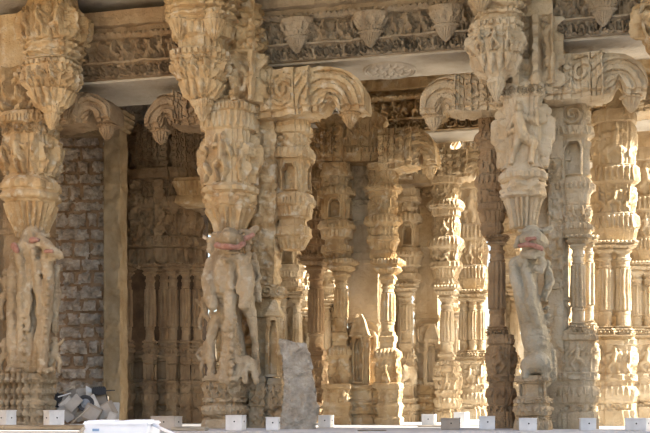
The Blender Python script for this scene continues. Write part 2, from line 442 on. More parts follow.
# ---- pillar A
A = Pillar('beast_pillar', 33, 13.2, M['gold'], 'golden stone pillar with carved rearing beast, beside the rubble masonry wall', step=.010)
A.ws = .89
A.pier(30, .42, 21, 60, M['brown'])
A.plinth(23, 0, 372, 23, M['grey'], figs=False)
A.st('pleated_skirt', 23, -.06, [(374, 23), (380, 25), (384, 23), (404, 22), (408, 25), (412, 23), (426, 24)], [('flute', 374, 426, .045, .075), ('band', 380, 424, .012, .13)], M['grey'], ratha=False)
A.st('bell_capital', 31, -.02, [(180, 27), (183, 31), (189, 32), (194, 31), (196, 33), (201, 32), (203, 29), (215, 25), (228, 19), (239, 14)], [('rib', 205, 238, .014, .075), ('dent', 184, 193, .014, .055), ('bead', 196, 202, .014, .05)], plan='oct')
A.st('relief_block', 31, 0, [(116, 28), (120, 30), (127, 30), (128, 27), (138, 27), (139, 26), (172, 25), (176, 22), (181, 26)], [('dent', 120, 127, .014, .05), ('scroll', 128, 138, .012), ('fig', 139, 178, .075, .24)])
A.st('bracket_core', 27, .06, [(20, 22), (72, 22), (74, 25), (82, 24), (118, 21)], [('rib', 74, 118, .035, .21), ('scroll', 74, 118, .02)], ratha=False)
corbel(A, 52, -.32, [(64, 24), (66, 27), (76, 28), (78, 26), (84, 27), (90, 24), (98, 19), (107, 14), (110, 11), (112, 11), (114, 8), (119, 7), (130, .8)])
A.st('upper_corbel', 54, -.24, [(-12, 24), (6, 25), (14, 29), (18, 31), (44, 31), (46, 29), (52, 30), (60, 27), (66, 25)], [('fig', 14, 44, .07), ('band', 46, 64, .012, .08), ('rib', 10, 60, .01, .2)])
A.bracket(45, 117, 97, 130, .25, M['brown'])
A.bracket(14, -60, 80, 122, .25, M['brown'])
c = A.conv
def bumps(px0, py0, px1, py1, n, dep, r, jit=.6):
    q = random.Random(int(px0 * 7 + py0)); out = []
    for k in range(n):
        t = k / max(1, n - 1)
        out.append([(px0 + (px1 - px0) * t + q.uniform(-jit, jit), py0 + (py1 - py0) * t + q.uniform(-jit, jit), dep + q.uniform(-.01, .01), r * q.uniform(.8, 1.2))])
    return out
def manikin(px, py, h, dep, s=1):
    """a small attendant figure standing at (px, py) with height h"""
    return [[(px, py - h * .9, dep, h * .10)], [(px, py - h * .72, dep, h * .12), (px + s * h * .03, py - h * .5, dep, h * .10)],
            [(px - h * .06, py - h * .45, dep, h * .09), (px - h * .14, py - h * .22, dep - .03, h * .07), (px - h * .08, py, dep, h * .06)],
            [(px + h * .06, py - h * .45, dep, h * .09), (px + h * .16, py - h * .24, dep - .03, h * .07), (px + h * .12, py, dep, h * .06)],
            [(px + s * h * .12, py - h * .76, dep, h * .06), (px + s * h * .26, py - h * .6, dep - .03, h * .05), (px + s * h * .18, py - h * .44, dep - .05, h * .05)],
            [(px - s * h * .12, py - h * .76, dep, h * .06), (px - s * h * .24, py - h * .9, dep - .03, h * .05)]]
blob('rearing_beast', M['grey'], A.o, [
    [(33, 234, -.08, 12), (33, 248, -.16, 13), (32, 262, -.12, 15), (31, 290, -.04, 13), (30, 325, -.02, 14), (31, 352, -.06, 16), (31, 374, -.04, 19)],
    [(16, 254, -.10, 6), (13, 280, -.14, 6), (12, 315, -.14, 5.5), (13, 345, -.2, 6.5), (13, 368, -.24, 6)],
    [(22, 256, -.24, 5.5), (22, 280, -.3, 5), (21, 300, -.28, 4.5), (20, 330, -.22, 4), (20, 366, -.24, 4)],
    [(46, 256, -.2, 6), (49, 276, -.22, 6), (47, 306, -.2, 6), (43, 340, -.22, 7), (43, 369, -.26, 6.5)],
    [(36, 262, -.26, 4.5), (38, 290, -.24, 4), (41, 325, -.22, 4), (37, 350, -.22, 5), (34, 370, -.2, 5)],
    [(8, 370, -.32, 3.4)], [(13, 371, -.35, 3.4)], [(19, 371, -.33, 3.2)], [(40, 371, -.34, 3.6)], [(46, 371, -.34, 3.6)], [(52, 370, -.28, 3.4)],
    [(26, 240, -.22, 6), (21, 246, -.3, 5), (18, 254, -.32, 4), (20, 264, -.32, 4)],
    [(41, 241, -.22, 6), (48, 247, -.30, 6), (54, 252, -.3, 5.5)], [(59, 255, -.26, 5)], [(52, 257, -.24, 4.5)],
    [(30, 262, -.26, 4), (29, 280, -.27, 3), (28, 330, -.22, 3)],
    [(56, 268, -.06, 4), (56, 300, -.06, 5), (54, 330, -.06, 4)],
    [(27, 244, -.3, 2.6)], [(38, 245, -.3, 2.8)], [(33, 252, -.30, 3.5), (33, 258, -.3, 3)],
] + bumps(18, 236, 48, 236, 9, -.16, 3) + bumps(20, 268, 20, 300, 7, -.34, 2) + bumps(26, 300, 24, 360, 9, -.25, 2.2) + bumps(48, 280, 45, 340, 9, -.3, 2.2) + manikin(7, 318, 50, -.06) + manikin(55, 372, 36, -.1, -1) + manikin(5, 372, 34, -.12),
    conv=c, voxel=.013, wear=.016, smooth=2)
for ch in ([(14, 246, -.35, 3.6), (17, 250, -.38, 3.2)], [(32, 240, -.31, 3.2), (37, 240, -.31, 2.8)], [(47, 251, -.37, 2.6), (52, 251, -.37, 2.2)]):
    blob('painted_muzzle', M['red'], A.o, [ch], conv=c, voxel=.013, smooth=2)
# ---- pillar B
B = Pillar('beast_pillar', 230, 12.8, M['gold'], 'golden stone pillar with carved rearing beast, standing left of the rough grey slab', step=.010)
B.ws = .89
B.pier(248, .62, 24, 60)
B.plinth(227, -.05, 376, 24, M['grey'], asp=1.3)
B.st('plinth_block', 259, .06, [(376, 9), (382, 10), (383, 9), (404, 9), (405, 10.5), (412, 9), (424, 9), (428, 10), (433, 10)], [('fig', 384, 404, .03), ('rand', 406, 424, .025, .06)], M['grey'], ratha=False)
B.st('plinth_block', 277, .10, [(378, 8), (384, 9), (385, 8), (404, 8), (405, 9.5), (412, 8), (424, 8), (428, 9), (433, 9)], [('fig', 385, 404, .03), ('rand', 406, 424, .025, .06)], M['grey'], ratha=False)
B.st('bell_capital', 230, -.03, [(186, 26), (189, 30), (195, 31), (197, 28), (200, 29), (208, 28), (214, 26), (224, 19), (240, 14)], [('rib', 211, 240, .012, .08), ('dent', 189, 195, .014, .055), ('rand', 197, 209, .014, .05)], plan='oct')
B.st('relief_block', 230, 0, [(106, 28), (109, 31), (116, 31), (117, 28), (124, 29), (132, 28), (134, 25), (138, 26), (184, 26), (188, 28)], [('dent', 109, 116, .014, .05), ('petal', 117, 132, .014, .07), ('fig', 137, 186, .085, .27)])
B.st('bracket_core', 238, .05, [(10, 28), (60, 29), (62, 31), (70, 30), (84, 28), (86, 31), (92, 29), (108, 28)], [('rib', 62, 108, .035, .22), ('scroll', 62, 106, .02), ('rand', 10, 58, .03, .07)], ratha=False)
corbel(B, 202, -.42, [(54, 29), (56, 31), (64, 31), (66, 28), (70, 28), (76, 26), (86, 20), (97, 14), (99, 10), (101, 12), (106, 11), (108, 8), (112, 7), (122, .8)])
corbel(B, 204, -.36, [(-30, 36), (4, 37), (8, 38), (26, 37), (30, 31), (42, 30), (44, 26), (54, 26)], 'upper_corbel', rel=[('fig', -24, 4, .06), ('band', 6, 30, .016, .09), ('flute', 30, 42, .02, .09)])
B.st('corbel_pendant', 180, -.62, [(10, 10), (18, 11), (22, 12), (25, 11), (32, 7), (40, 1)], [('petal', 22, 40, .01, .05)], plan='round')
B.st('corbel_pendant', 214, -.62, [(10, 10), (18, 11), (22, 12), (25, 11), (32, 7), (40, 1)], [('petal', 22, 40, .01, .05)], plan='round')
B.bracket(243, 368, 72, 122, .22)
B.bracket(222, 151, 97, 132, .3, M['brown'])
# the broken cluster on its right: the hanging stack without its colonettes
B.upper(293, .42, 118, 250, 20, v=0, name='broken_hanging_stack')
B.st('pier_face', 266, .30, [(112, 13), (432, 13)], [('rand', 130, 300, .012, .06), ('panel', 310, 376, .02)], ratha=False)
B.st('pediment_niche', 275, .12, [(300, 2), (306, 5), (316, 9), (318, 7), (374, 7), (377, 9)], [('niche', 318, 378, .04, .6)], ratha=False)
B.st('pier_band', 270, .22, [(286, 13), (288, 15), (296, 15), (298, 13)], [('scroll', 286, 298, .012)], ratha=False)
c = B.conv
blob('rearing_beast', M['grey'], B.o, [
    [(230, 236, -.08, 12), (229, 250, -.10, 14), (228, 266, -.12, 19), (228, 284, -.14, 20), (229, 302, -.08, 14), (231, 325, -.04, 11), (234, 350, -.04, 13), (236, 378, -.02, 17)],
    [(230, 296, -.28, 7), (229, 312, -.30, 6.5), (231, 332, -.28, 7), (231, 352, -.27, 9), (229, 366, -.25, 11), (228, 379, -.25, 13)],
    [(214, 264, -.20, 9), (209, 280, -.28, 8), (210, 296, -.32, 7), (212, 306, -.36, 5.5)],
    [(243, 262, -.20, 9), (247, 280, -.27, 8), (246, 296, -.32, 7), (244, 306, -.36, 5.5)],
    [(246, 300, -.10, 9), (251, 316, -.10, 6), (255, 342, -.08, 3.4), (257, 372, -.08, 3.4)],
    [(217, 318, -.12, 7), (210, 342, -.16, 4.5), (212, 374, -.2, 5)],
    [(222, 240, -.22, 8), (230, 238, -.38, 8), (238, 241, -.22, 8)], [(230, 237, -.30, 10)],
    [(220, 257, -.24, 5), (228, 259, -.34, 5), (238, 257, -.26, 5)],
    [(246, 240, -.2, 4), (252, 233, -.18, 4), (256, 228, -.16, 3)], [(214, 240, -.16, 5), (210, 250, -.16, 4)],
    [(246, 365, -.22, 10), (250, 366, -.20, 9)], [(240, 364, -.30, 6), (238, 372, -.32, 3.5), (236, 380, -.34, 3)], [(245, 372, -.3, 3.4), (245, 381, -.3, 3.4)], [(255, 372, -.24, 3.4), (256, 381, -.24, 3.4)], [(238, 358, -.32, 2.4)],
    [(253, 256, -.03, 4)], [(253, 264, -.03, 5.5), (254, 278, -.02, 5.5), (252, 290, -.05, 5)], [(257, 268, -.05, 2.6), (260, 278, -.07, 2.4), (254, 283, -.12, 2.4)], [(257, 284, -.06, 3.5), (259, 300, -.06, 3)],
    [(219, 262, -.30, 2.4), (218, 276, -.34, 2.4), (221, 292, -.34, 2.2)], [(224, 262, -.30, 2), (224, 292, -.32, 2)], [(239, 262, -.30, 2.4), (240, 276, -.34, 2.4), (238, 292, -.34, 2.2)], [(244, 262, -.26, 2), (244, 290, -.3, 2)],
    [(231, 262, -.3, 4), (231, 288, -.33, 4.5)],
    [(219, 378, -.30, 4)], [(225, 379, -.36, 4)], [(232, 379, -.37, 4)], [(212, 376, -.26, 4)],
    [(223, 237, -.33, 2.2)], [(237, 237, -.33, 2.2)],
] + bumps(213, 262, 209, 240, 5, -.18, 3) + bumps(247, 262, 249, 242, 4, -.2, 3) + bumps(226, 318, 222, 372, 10, -.34, 1.8) + bumps(236, 318, 241, 355, 8, -.34, 1.8) + bumps(231, 322, 231, 372, 8, -.40, 3.2) + bumps(214, 234, 246, 232, 9, -.2, 3) + bumps(224, 252, 238, 252, 6, -.38, 1.5, .2) + manikin(204, 330, 34, -.06) + manikin(206, 376, 36, -.14, -1),
    conv=c, voxel=.012, wear=.015, smooth=2)
blob('painted_mouth', M['red'], B.o, [[(217, 245, -.36, 3.2), (224, 247, -.46, 3.2), (231, 247, -.50, 3.2), (238, 247, -.44, 3), (243, 244, -.34, 3)], [(246, 238, -.30, 3), (252, 235, -.26, 3)]], conv=c, voxel=.015, smooth=2)
# ---- pillar E
E = Pillar('beast_pillar', 527, 12.1, M['pale'], 'pale stone pillar with smoothly repaired rearing beast and open red mouth', step=.010)
E.ws = .89
E.pier(548, .58, 23, 48)
E.plinth(533, -.05, 376, 20, M['grey'], figs=False, asp=1.4)
E.st('bell_capital', 523, -.03, [(170, 22), (174, 25), (181, 25), (183, 23), (198, 24), (200, 20), (212, 16), (228, 13)], [('dent', 174, 181, .014, .05), ('rand', 183, 198, .014, .05), ('rib', 200, 228, .012, .07)], plan='oct')
E.st('relief_block', 523, 0, [(88, 25), (92, 26), (100, 25), (102, 22), (110, 21), (166, 21), (171, 24)], [('scroll', 92, 100, .012), ('fig', 106, 168, .09, .40)])
E.st('bracket_core', 532, .05, [(-10, 22), (24, 24), (26, 26), (40, 25), (60, 25), (64, 27), (92, 26)], [('rib', 24, 92, .035, .20), ('scroll', 24, 92, .02)], ratha=False)
corbel(E, 496, -.38, [(25, 26), (27, 27), (36, 27), (38, 25), (46, 27), (52, 26), (62, 23), (72, 18), (78, 13), (80, 10), (84, 10), (86, 8), (90, 7), (102, .8)])
corbel(E, 500, -.32, [(-30, 30), (-4, 31), (2, 31), (8, 27), (18, 25), (27, 24)], 'upper_corbel', rel=[('fig', -28, -4, .05), ('band', -4, 20, .016, .09)])
E.st('corbel_pendant', 481, -.62, [(-12, 9), (-6, 10), (0, 11), (3, 9), (12, 1)], [('petal', 0, 12, .01, .05)], plan='round')
E.bracket(545, 646, 58, 104, .22)
E.bracket(505, 422, 80, 118, .3)
# left colonette with its stack, its shade put into browner stone
E.upper(492, .55, 106, 238, 15, M['brown'], v=1)
E.colonette(497, .55, 236, 246, 326, 336, 8, M['brown'], bell=1.5, foot=1.3)
E.plinth(501, .5, 335, 15, M['brown'])
# right colonettes on one plinth
E.st('upper_stack', 573, .45, [(96, 19), (100, 20), (106, 20), (108, 17), (128, 17), (130, 20), (138, 21), (140, 17), (142, 16), (180, 16), (181, 19), (186, 22), (192, 22), (196, 19), (206, 18), (207, 17), (224, 17), (226, 20), (232, 21), (237, 19)],
     [('scroll', 108, 128, .014), ('petal', 130, 138, .014, .07), ('niche', 143, 178, .05, .5), ('dent', 186, 192, .014, .05), ('fig', 208, 224, .03), ('dent', 227, 232, .014, .05)])
E.colonette(566, .72, 236, 248, 318, 332, 4.5, M['gold'])
E.colonette(578, .30, 236, 250, 322, 334, 6.5)
E.colonette(589, .52, 236, 248, 320, 332, 4.5)
E.plinth(577, .42, 331, 23, M['pale'])
E.st('relief_pilaster', 556, .35, [(110, 8), (160, 8), (300, 8), (305, 9), (370, 9), (372, 10), (429, 10)], [('fig', 306, 368, .03), ('rand', 160, 290, .012, .05)], ratha=False)
c = E.conv
blob('rearing_beast', M['ashen'], E.o, [
    [(531, 234, -.10, 10), (533, 246, -.12, 11), (530, 260, -.12, 12), (526, 276, -.12, 12), (526, 296, -.10, 13), (531, 318, -.10, 13.5), (536, 340, -.10, 14), (539, 362, -.08, 14), (536, 378, -.04, 16)],
    [(521, 268, -.04, 9), (523, 290, -.02, 8), (528, 315, 0, 8)],
    [(521, 260, -.2, 6), (513, 263, -.2, 4.5), (515, 278, -.22, 6), (521, 296, -.24, 7), (528, 318, -.2, 7)],
    [(527, 274, -.26, 5), (531, 288, -.32, 5.5), (530, 304, -.33, 5), (537, 322, -.24, 5)],
    [(527, 239, -.24, 8), (535, 237, -.34, 8), (542, 242, -.22, 7)], [(524, 254, -.28, 4), (533, 255, -.34, 4.5), (541, 254, -.26, 4)],
    [(541, 258, -.26, 3.6), (544, 264, -.27, 3.4), (541, 271, -.28, 3.4), (536, 268, -.3, 3)], [(526, 262, -.26, 3), (524, 270, -.28, 3)],
    [(543, 232, -.16, 3.5), (550, 228, -.14, 3)], [(519, 238, -.14, 3.5), (516, 246, -.16, 3)],
    [(547, 264, -.08, 4)], [(548, 272, -.08, 4.6), (549, 284, -.08, 5), (545, 296, -.1, 4)], [(551, 274, -.1, 2.4), (553, 283, -.13, 2.4), (547, 288, -.16, 2.4)],
    [(530, 366, -.22, 10), (539, 362, -.27, 11), (546, 368, -.24, 7)], [(527, 368, -.26, 6), (525, 377, -.28, 4)], [(545, 370, -.24, 5), (545, 377, -.26, 4)], [(548, 360, -.3, 2.5), (550, 368, -.31, 2)],
    [(552, 352, -.06, 4), (553, 378, -.06, 4)],
    [(528, 236, -.32, 2)], [(539, 236, -.32, 2)],
] + bumps(520, 231, 546, 230, 8, -.2, 2.6) + bumps(527, 250, 540, 250, 6, -.36, 1.4, .2) + bumps(546, 300, 550, 345, 7, -.1, 2.6),
    conv=c, voxel=.012, wear=.010, smooth=2)
blob('painted_mouth', M['red'], E.o, [[(520, 246, -.36, 2.6), (527, 244, -.42, 2.8), (535, 246, -.46, 2.8), (542, 249, -.38, 2.6)], [(527, 239, -.38, 2.2), (535, 238, -.42, 2.2)]], conv=c, voxel=.014, smooth=2)
# ================================================================== SECOND-ROW PILLARS
C = Pillar('cluster_pillar', 362, 14.9, M['gold'], 'golden clustered pillar with two slim colonettes, right of the rough grey slab', step=.013)
C.pier(366, .35, 15, 119, M['pale'])
C.plinth(362, .05, 385, 37, M['gold'], figs=False, asp=.55)
C.upper(337, -.05, 165, 262, 15); C.colonette(341, -.1, 260, 280, 328, 390, 6, bell=2.3, foot=1.9)
C.upper(383, -.05, 165, 262, 15, v=1); C.colonette(388, -.1, 260, 284, 332, 388, 6, bell=2.3, foot=2.0)
C.st('corner_plinth', 339, -.2, [(384, 14), (388, 15), (390, 13), (402, 13), (406, 15), (410, 13), (416, 13), (418, 15), (425, 15)], [('rand', 390, 402, .012, .05)], ratha=False)
C.st('corner_plinth', 390, -.2, [(384, 11), (388, 12), (390, 11), (402, 10), (406, 12), (410, 11), (416, 10), (418, 12), (425, 12)], [('rand', 390, 402, .012, .05)], ratha=False)
C.st('pediment_niche', 360, -.02, [(314, 2), (320, 5), (334, 9), (336, 10), (338, 7), (383, 7), (386, 9)], [('niche', 336, 384, .04, .6)], ratha=False)
C.st('pier_head', 352, .15, [(118, 34), (124, 36), (128, 33), (150, 32), (152, 36), (158, 37), (166, 34)], [('fig', 129, 150, .03), ('dent', 152, 158, .014, .05)], asp=.6)
C.bracket(382, 438, 132, 172, -.05); C.bracket(345, 300, 132, 166, -.05)
D = Pillar('cluster_pillar', 428, 16.8, M['pale'], 'pale clustered pillar with small crouching lion, right of the golden clustered one', step=.014)
D.pier(428, .35, 11, 110, M['pale'])
D.plinth(428, .2, 378, 30, M['gold'], figs=False, asp=.5)
D.upper(409, -.1, 190, 290, 11); D.colonette(407, -.15, 284, 296, 340, 384, 5, bell=2.0, foot=1.8)
D.plinth(407, -.15, 380, 11, figs=False)
blob('crouching_lion', M['pale'], D.o, [[(405, 376, -.34, 5), (410, 370, -.3, 5)], [(404, 368, -.36, 4)], [(413, 374, -.3, 5), (415, 382, -.3, 3)], [(402, 378, -.36, 3), (401, 384, -.38, 2.5)]], conv=D.conv, voxel=.025)
D.upper(446, -.1, 178, 292, 15, v=1); D.colonette(447, -.15, 286, 302, 352, 380, 6, bell=2.0, foot=1.9)
D.plinth(448, -.15, 366, 13)
D.st('pediment_niche', 432, -.02, [(324, 3), (332, 5), (340, 7), (342, 6), (384, 6), (386, 7)], [('niche', 344, 384, .04, .6)], ratha=False)
D.st('pier_head', 428, .15, [(140, 30), (146, 32), (150, 29), (170, 28), (172, 32), (178, 33), (186, 30)], [('fig', 150, 170, .03), ('dent', 172, 178, .014, .05)], asp=.6)
D.bracket(440, 490, 152, 182, -.05); D.bracket(415, 380, 152, 182, -.05)
def bundle(name, px, d, mat, label, half, offs, ycap, ysh, ybot, yseat, r, ytop, figs=True, group=None, step=.015, asp=.8, brk=True, vv=0):
    P = Pillar(name, px, d, mat, label, group=group, step=step)
    P.plinth(px, 0, yseat, half, figs=figs, asp=asp)
    P.st('entablature', px, 0, [(ytop, half * .9), (ytop + 6, half), (ytop + 12, half), (ytop + 13, half * .85), (ytop + .42 * (ycap - ytop), half * .85), (ytop + .43 * (ycap - ytop), half * 1.02), (ytop + .55 * (ycap - ytop), half * 1.08), (ytop + .57 * (ycap - ytop), half * .86), (ytop + .78 * (ycap - ytop), half * .84), (ytop + .8 * (ycap - ytop), half * 1.0), (ytop + .92 * (ycap - ytop), half * 1.06), (ycap - 1, half * .95), (ycap + 2, half * .9)],
         [('fig', ytop + 14, ytop + .42 * (ycap - ytop), .035), ('petal', ytop + .44 * (ycap - ytop), ytop + .55 * (ycap - ytop), .016, .07), ('fig', ytop + .58 * (ycap - ytop), ytop + .78 * (ycap - ytop), .035), ('dent', ytop + .8 * (ycap - ytop), ytop + .92 * (ycap - ytop), .014, .06)], asp=asp)
    for dx, dv in offs:
        P.colonette(px + dx, dv, ycap, ysh, ybot, yseat, r)
    return P
K = bundle('bundle_pillar', 471, 19.0, M['pale'], 'bright pillar of three close colonettes over a figure-carved plinth, left of the shaded colonette', 17, [(-7, -.2), (2, -.24), (10, -.2), (-3, .2), (8, .2)], 290, 302, 350, 358, 4.2, 178)
K.bracket(480, 515, 150, 178, 0); K.bracket(462, 430, 150, 178, 0)
K.pier(471, .1, 9, 140)
G = bundle('bundle_pillar', 614, 13.9, M['pale'], 'sunlit pillar with two thick round colonettes beside the repaired beast pillar', 22, [(-9, -.24), (9, -.2), (-14, .22), (4, .24)], 242, 254, 326, 336, 6.5, 112, step=.015, asp=.75)
G.pier(616, .15, 9, 70)
G.bracket(625, 690, 84, 116, .1)
Hh = bundle('bundle_pillar', 646, 16.5, M['pale'], 'brightest bundled pillar, cut off by the right edge of the picture', 20, [(-9, -.24), (3, -.24), (-2, .2), (12, -.2)], 262, 276, 326, 336, 5, 150)
Hh.pier(646, .1, 10, 120)
R_ = Pillar('hanging_corbel', 655, 11.6, M['gold'], 'rough yellow stone corbel hanging in at the top right picture edge', cat='corbel', step=.012)
R_.st('corbel_block', 655, 0, [(-20, 17), (18, 16), (24, 15), (34, 14), (42, 11), (47, 7)], [('rand', -20, 40, .05, .1)], wear=.03)
R_.st('corbel_bud', 655, 0, [(44, 8), (50, 7), (58, 1)], [('petal', 44, 58, .01, .05)], plan='round')
# dark bundle on the left
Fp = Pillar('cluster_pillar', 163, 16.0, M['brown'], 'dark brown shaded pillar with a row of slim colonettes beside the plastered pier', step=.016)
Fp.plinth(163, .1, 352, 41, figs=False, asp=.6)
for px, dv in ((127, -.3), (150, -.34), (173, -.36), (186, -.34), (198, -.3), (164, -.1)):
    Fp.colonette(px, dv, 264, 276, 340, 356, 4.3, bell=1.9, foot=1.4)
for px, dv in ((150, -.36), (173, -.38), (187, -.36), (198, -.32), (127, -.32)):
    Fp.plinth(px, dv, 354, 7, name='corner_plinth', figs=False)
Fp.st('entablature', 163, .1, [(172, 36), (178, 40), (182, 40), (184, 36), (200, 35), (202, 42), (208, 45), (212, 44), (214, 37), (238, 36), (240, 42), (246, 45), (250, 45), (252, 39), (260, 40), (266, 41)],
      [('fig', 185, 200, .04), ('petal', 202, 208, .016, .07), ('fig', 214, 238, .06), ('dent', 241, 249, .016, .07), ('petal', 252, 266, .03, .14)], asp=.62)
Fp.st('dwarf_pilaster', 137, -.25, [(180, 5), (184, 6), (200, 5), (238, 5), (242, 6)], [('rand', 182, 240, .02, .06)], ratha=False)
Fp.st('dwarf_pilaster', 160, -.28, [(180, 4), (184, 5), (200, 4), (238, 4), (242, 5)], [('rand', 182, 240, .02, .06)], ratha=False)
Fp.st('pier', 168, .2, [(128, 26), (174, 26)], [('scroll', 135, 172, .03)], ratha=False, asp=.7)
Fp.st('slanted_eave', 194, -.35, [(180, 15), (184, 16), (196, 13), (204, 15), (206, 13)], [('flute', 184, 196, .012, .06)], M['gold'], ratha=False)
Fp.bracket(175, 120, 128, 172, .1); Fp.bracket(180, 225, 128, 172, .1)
# single column, its shade partly put into the brown stone
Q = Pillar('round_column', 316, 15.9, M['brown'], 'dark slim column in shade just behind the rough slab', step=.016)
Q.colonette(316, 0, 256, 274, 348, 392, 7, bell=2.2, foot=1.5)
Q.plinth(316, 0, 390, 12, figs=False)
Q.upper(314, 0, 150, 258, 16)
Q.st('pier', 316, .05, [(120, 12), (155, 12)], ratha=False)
# ================================================================== FAR PILLARS
far = [(290, 20.5, 'far golden pillar seen between the rough slab and the beast pillar', 14),
       (305, 25.0, 'farthest pillar seen in the sliver beside the dark slim column', 11),
       (396, 20.0, 'far bright pillar seen just right of the gap between the two golden colonettes', 12),
       (333, 22.0, 'far pillar seen between the dark slim column and the golden clustered pillar', 13),
       (359, 23.0, 'far pillar hidden mostly behind the niche of the golden clustered pillar', 12),
       (424, 23.0, 'far pillar glimpsed behind the pale clustered pillar', 12),
       (452, 25.0, 'far sunlit pillar glimpsed left of the three close colonettes', 11),
       (508, 20.0, 'far bright pillar glimpsed past the shaded colonette', 14),
       (560, 19.0, 'far pillar glimpsed behind the plain pier of the repaired beast pillar', 14),
       (598, 19.5, 'far sunlit pillar glimpsed between the two right pillars', 14),
       (634, 22.0, 'far sunlit pillar glimpsed left of the cut-off bright pillar', 13),
       (226, 22.0, 'far pillar glimpsed left of the broken-cluster beast pillar', 12),
       (118, 22.0, 'far pillar behind the dark brown colonettes', 14)]
for i, (px, d, lab, hw) in enumerate(far):
    P = Pillar('distant_pillar', px, d, M['pale'], lab, step=.028)
    y = lambda z: HY - (z - CH) * F / d
    P.plinth(px, 0, y(1.0), hw, figs=True)
    P.upper(px, 0, y(3.6), y(2.3), hw, v=i % 2)
    for q in (-.5, .5): P.colonette(px + q * hw, -.12, y(2.35), y(2.15), y(1.15), y(1.0), hw * .28)
    P.st('pier', px, .1, [(y(4.25), hw * .6), (y(.9), hw * .6)], [('rand', y(3.6), y(1.2), .02, .08)], ratha=False)
    P.bracket(px + hw * .4, px + hw * 2.6, y(4.25), y(3.6), 0); P.bracket(px - hw * .4, px - hw * 2.6, y(4.25), y(3.6), 0)
# ================================================================== BEAMS, CEILING, FLOOR
ZB = 4.25
def world(u, v):   # hall axes from the second beast pillar
    x0 = (230 - 325) * 12.8 / F
    return x0 + CS * u + SN * v, 12.8 - SN * u + CS * v
def beam(u0, u1, v, W, z0, label, along='u', mat=None, step=.022, rel=True, medallion=None):
    L = abs(u1 - u0); um = .5 * (u0 + u1)
    x, y = world(um, v) if along == 'u' else world(v, um)
    o = empty('frieze_beam', (x, y, z0), -YAW + (0 if along == 'u' else math.pi / 2))
    tag(o, label, 'beam', None, 'thing')
    rows = [(0, -.02), (.02, -.05), (.17, -.05), (.18, 0), (.20, 0), (.21, -.06), (.46, -.06), (.47, .0), (.50, .03), (.53, .03), (.54, -.03), (.60, -.03), (.61, .05), (.78, .05)]
    stack('beam_block', mat or M['beam'], o, 0, 0, rows, base=(L / 2, W / 2), ratha=False, step=step, reliefs=[('scroll', .02, .17, .03), ('fig', .21, .46, .075, .16), ('dent', .48, .53, .02, .07), ('rand', .21, .46, .02, .06)] if rel else [], wear=.014)
    bm = bmesh.new(); bmesh.ops.create_cube(bm, size=1)
    bmesh.ops.scale(bm, vec=(L - .02, W - .14, .03), verts=bm.verts)
    bmesh.ops.translate(bm, vec=(0, 0, -.012), verts=bm.verts)
    bmesh.ops.bevel(bm, geom=bm.edges[:], offset=.006, segments=2, affect='EDGES')
    me = bpy.data.meshes.new('soffit'); bm.to_mesh(me); bm.free(); me.materials.append(M['under'])
    link(bpy.data.objects.new('soffit', me), o)
    if rel:
        for q in range(-1, 2):
            if mat is M['brown']: continue
            if L < 2.0 and q: continue
            if L < 1.2: continue
            stack('frieze_pendant', mat or M['beam'], o, q * L * .27 - .1, -W / 2 - .02, [(.46, .20), (.40, .19), (.36, .14), (.27, .12), (.26, .14), (.23, .13), (.22, .10), (.07, .01)], plan='round', reliefs=[('flute', .08, .22, .012, .05), ('dent', .23, .26, .01, .05), ('fig', .28, .40, .03, .1)], step=step, asp=.6)
    if medallion is not None:
        R = .32; nr, na = 60, 160
        rr, aa = np.meshgrid(np.linspace(R, .002, nr), np.arange(na) / na * 2 * math.pi, indexing='ij')
        q = rr / R
        pet = lambda n, a, b, ph=0: np.sqrt(np.abs(np.cos(n * aa / 2 + ph))) * np.sin(math.pi * np.clip((q - a) / (b - a), 0, 1)) ** .5
        zz = .022 + .018 * np.exp(-((q - .95) / .04) ** 2) + .022 * np.exp(-((q - .84) / .03) ** 2) * (np.abs(np.sin(aa * 20)) * .7 + .3) + .03 * pet(16, .50, .80) + .035 * pet(10, .22, .50, .3) + .045 * np.clip(1 - (q / .20) ** 2, 0, 1)
        zz[0] = 0
        V = np.stack([(rr * np.cos(aa)).ravel() + medallion, (rr * np.sin(aa)).ravel() + .06, -.012 - zz.ravel()], 1)
        ix = np.arange(nr * na).reshape(nr, na); a_ = ix[:-1]; b_ = np.roll(a_, -1, 1); d_ = ix[1:]; c_ = np.roll(d_, -1, 1)
        mesh_from('lotus_medallion', V, np.stack([a_, d_, c_, b_], -1).reshape(-1, 4).tolist() + [ix[-1].tolist()], M['under'], o)
    return o
beam(.15, 3.35, .58, .95, ZB, 'carved stone beam with round lotus on its underside, between the two big beast pillars', medallion=0.02)
beam(3.45, 7.2, .50, .95, ZB, 'bright-bottomed carved stone beam running right from the repaired beast pillar')
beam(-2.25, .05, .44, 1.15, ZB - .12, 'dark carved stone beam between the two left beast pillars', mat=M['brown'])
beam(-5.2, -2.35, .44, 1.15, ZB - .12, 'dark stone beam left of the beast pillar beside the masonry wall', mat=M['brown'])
beam(-3.2, .4, 3.2, .8, ZB, 'inner carved beam seen behind the left brackets', mat=M['under'])
beam(.45, 7.5, 4.1, .8, ZB, 'inner carved beam over the two golden colonettes', mat=M['gold'], step=.018)
beam(-3.2, 1.3, 6.7, .8, ZB, 'deepest carved beam above the dark brown colonettes', rel=True, step=.03)
beam(1.4, 9.5, 6.7, .8, ZB, 'deepest carved beam above the three close colonettes', mat=M['gold'], step=.025)
beam(1.1, 2.75, .0, .7, ZB - .015, 'plain cross beam running inwards above the slab-side beast pillar', along='v', rel=False, step=.06)
beam(1.05, 3.75, 3.4, .7, ZB - .015, 'plain cross beam running inwards above the repaired beast pillar', along='v', rel=False, step=.06)
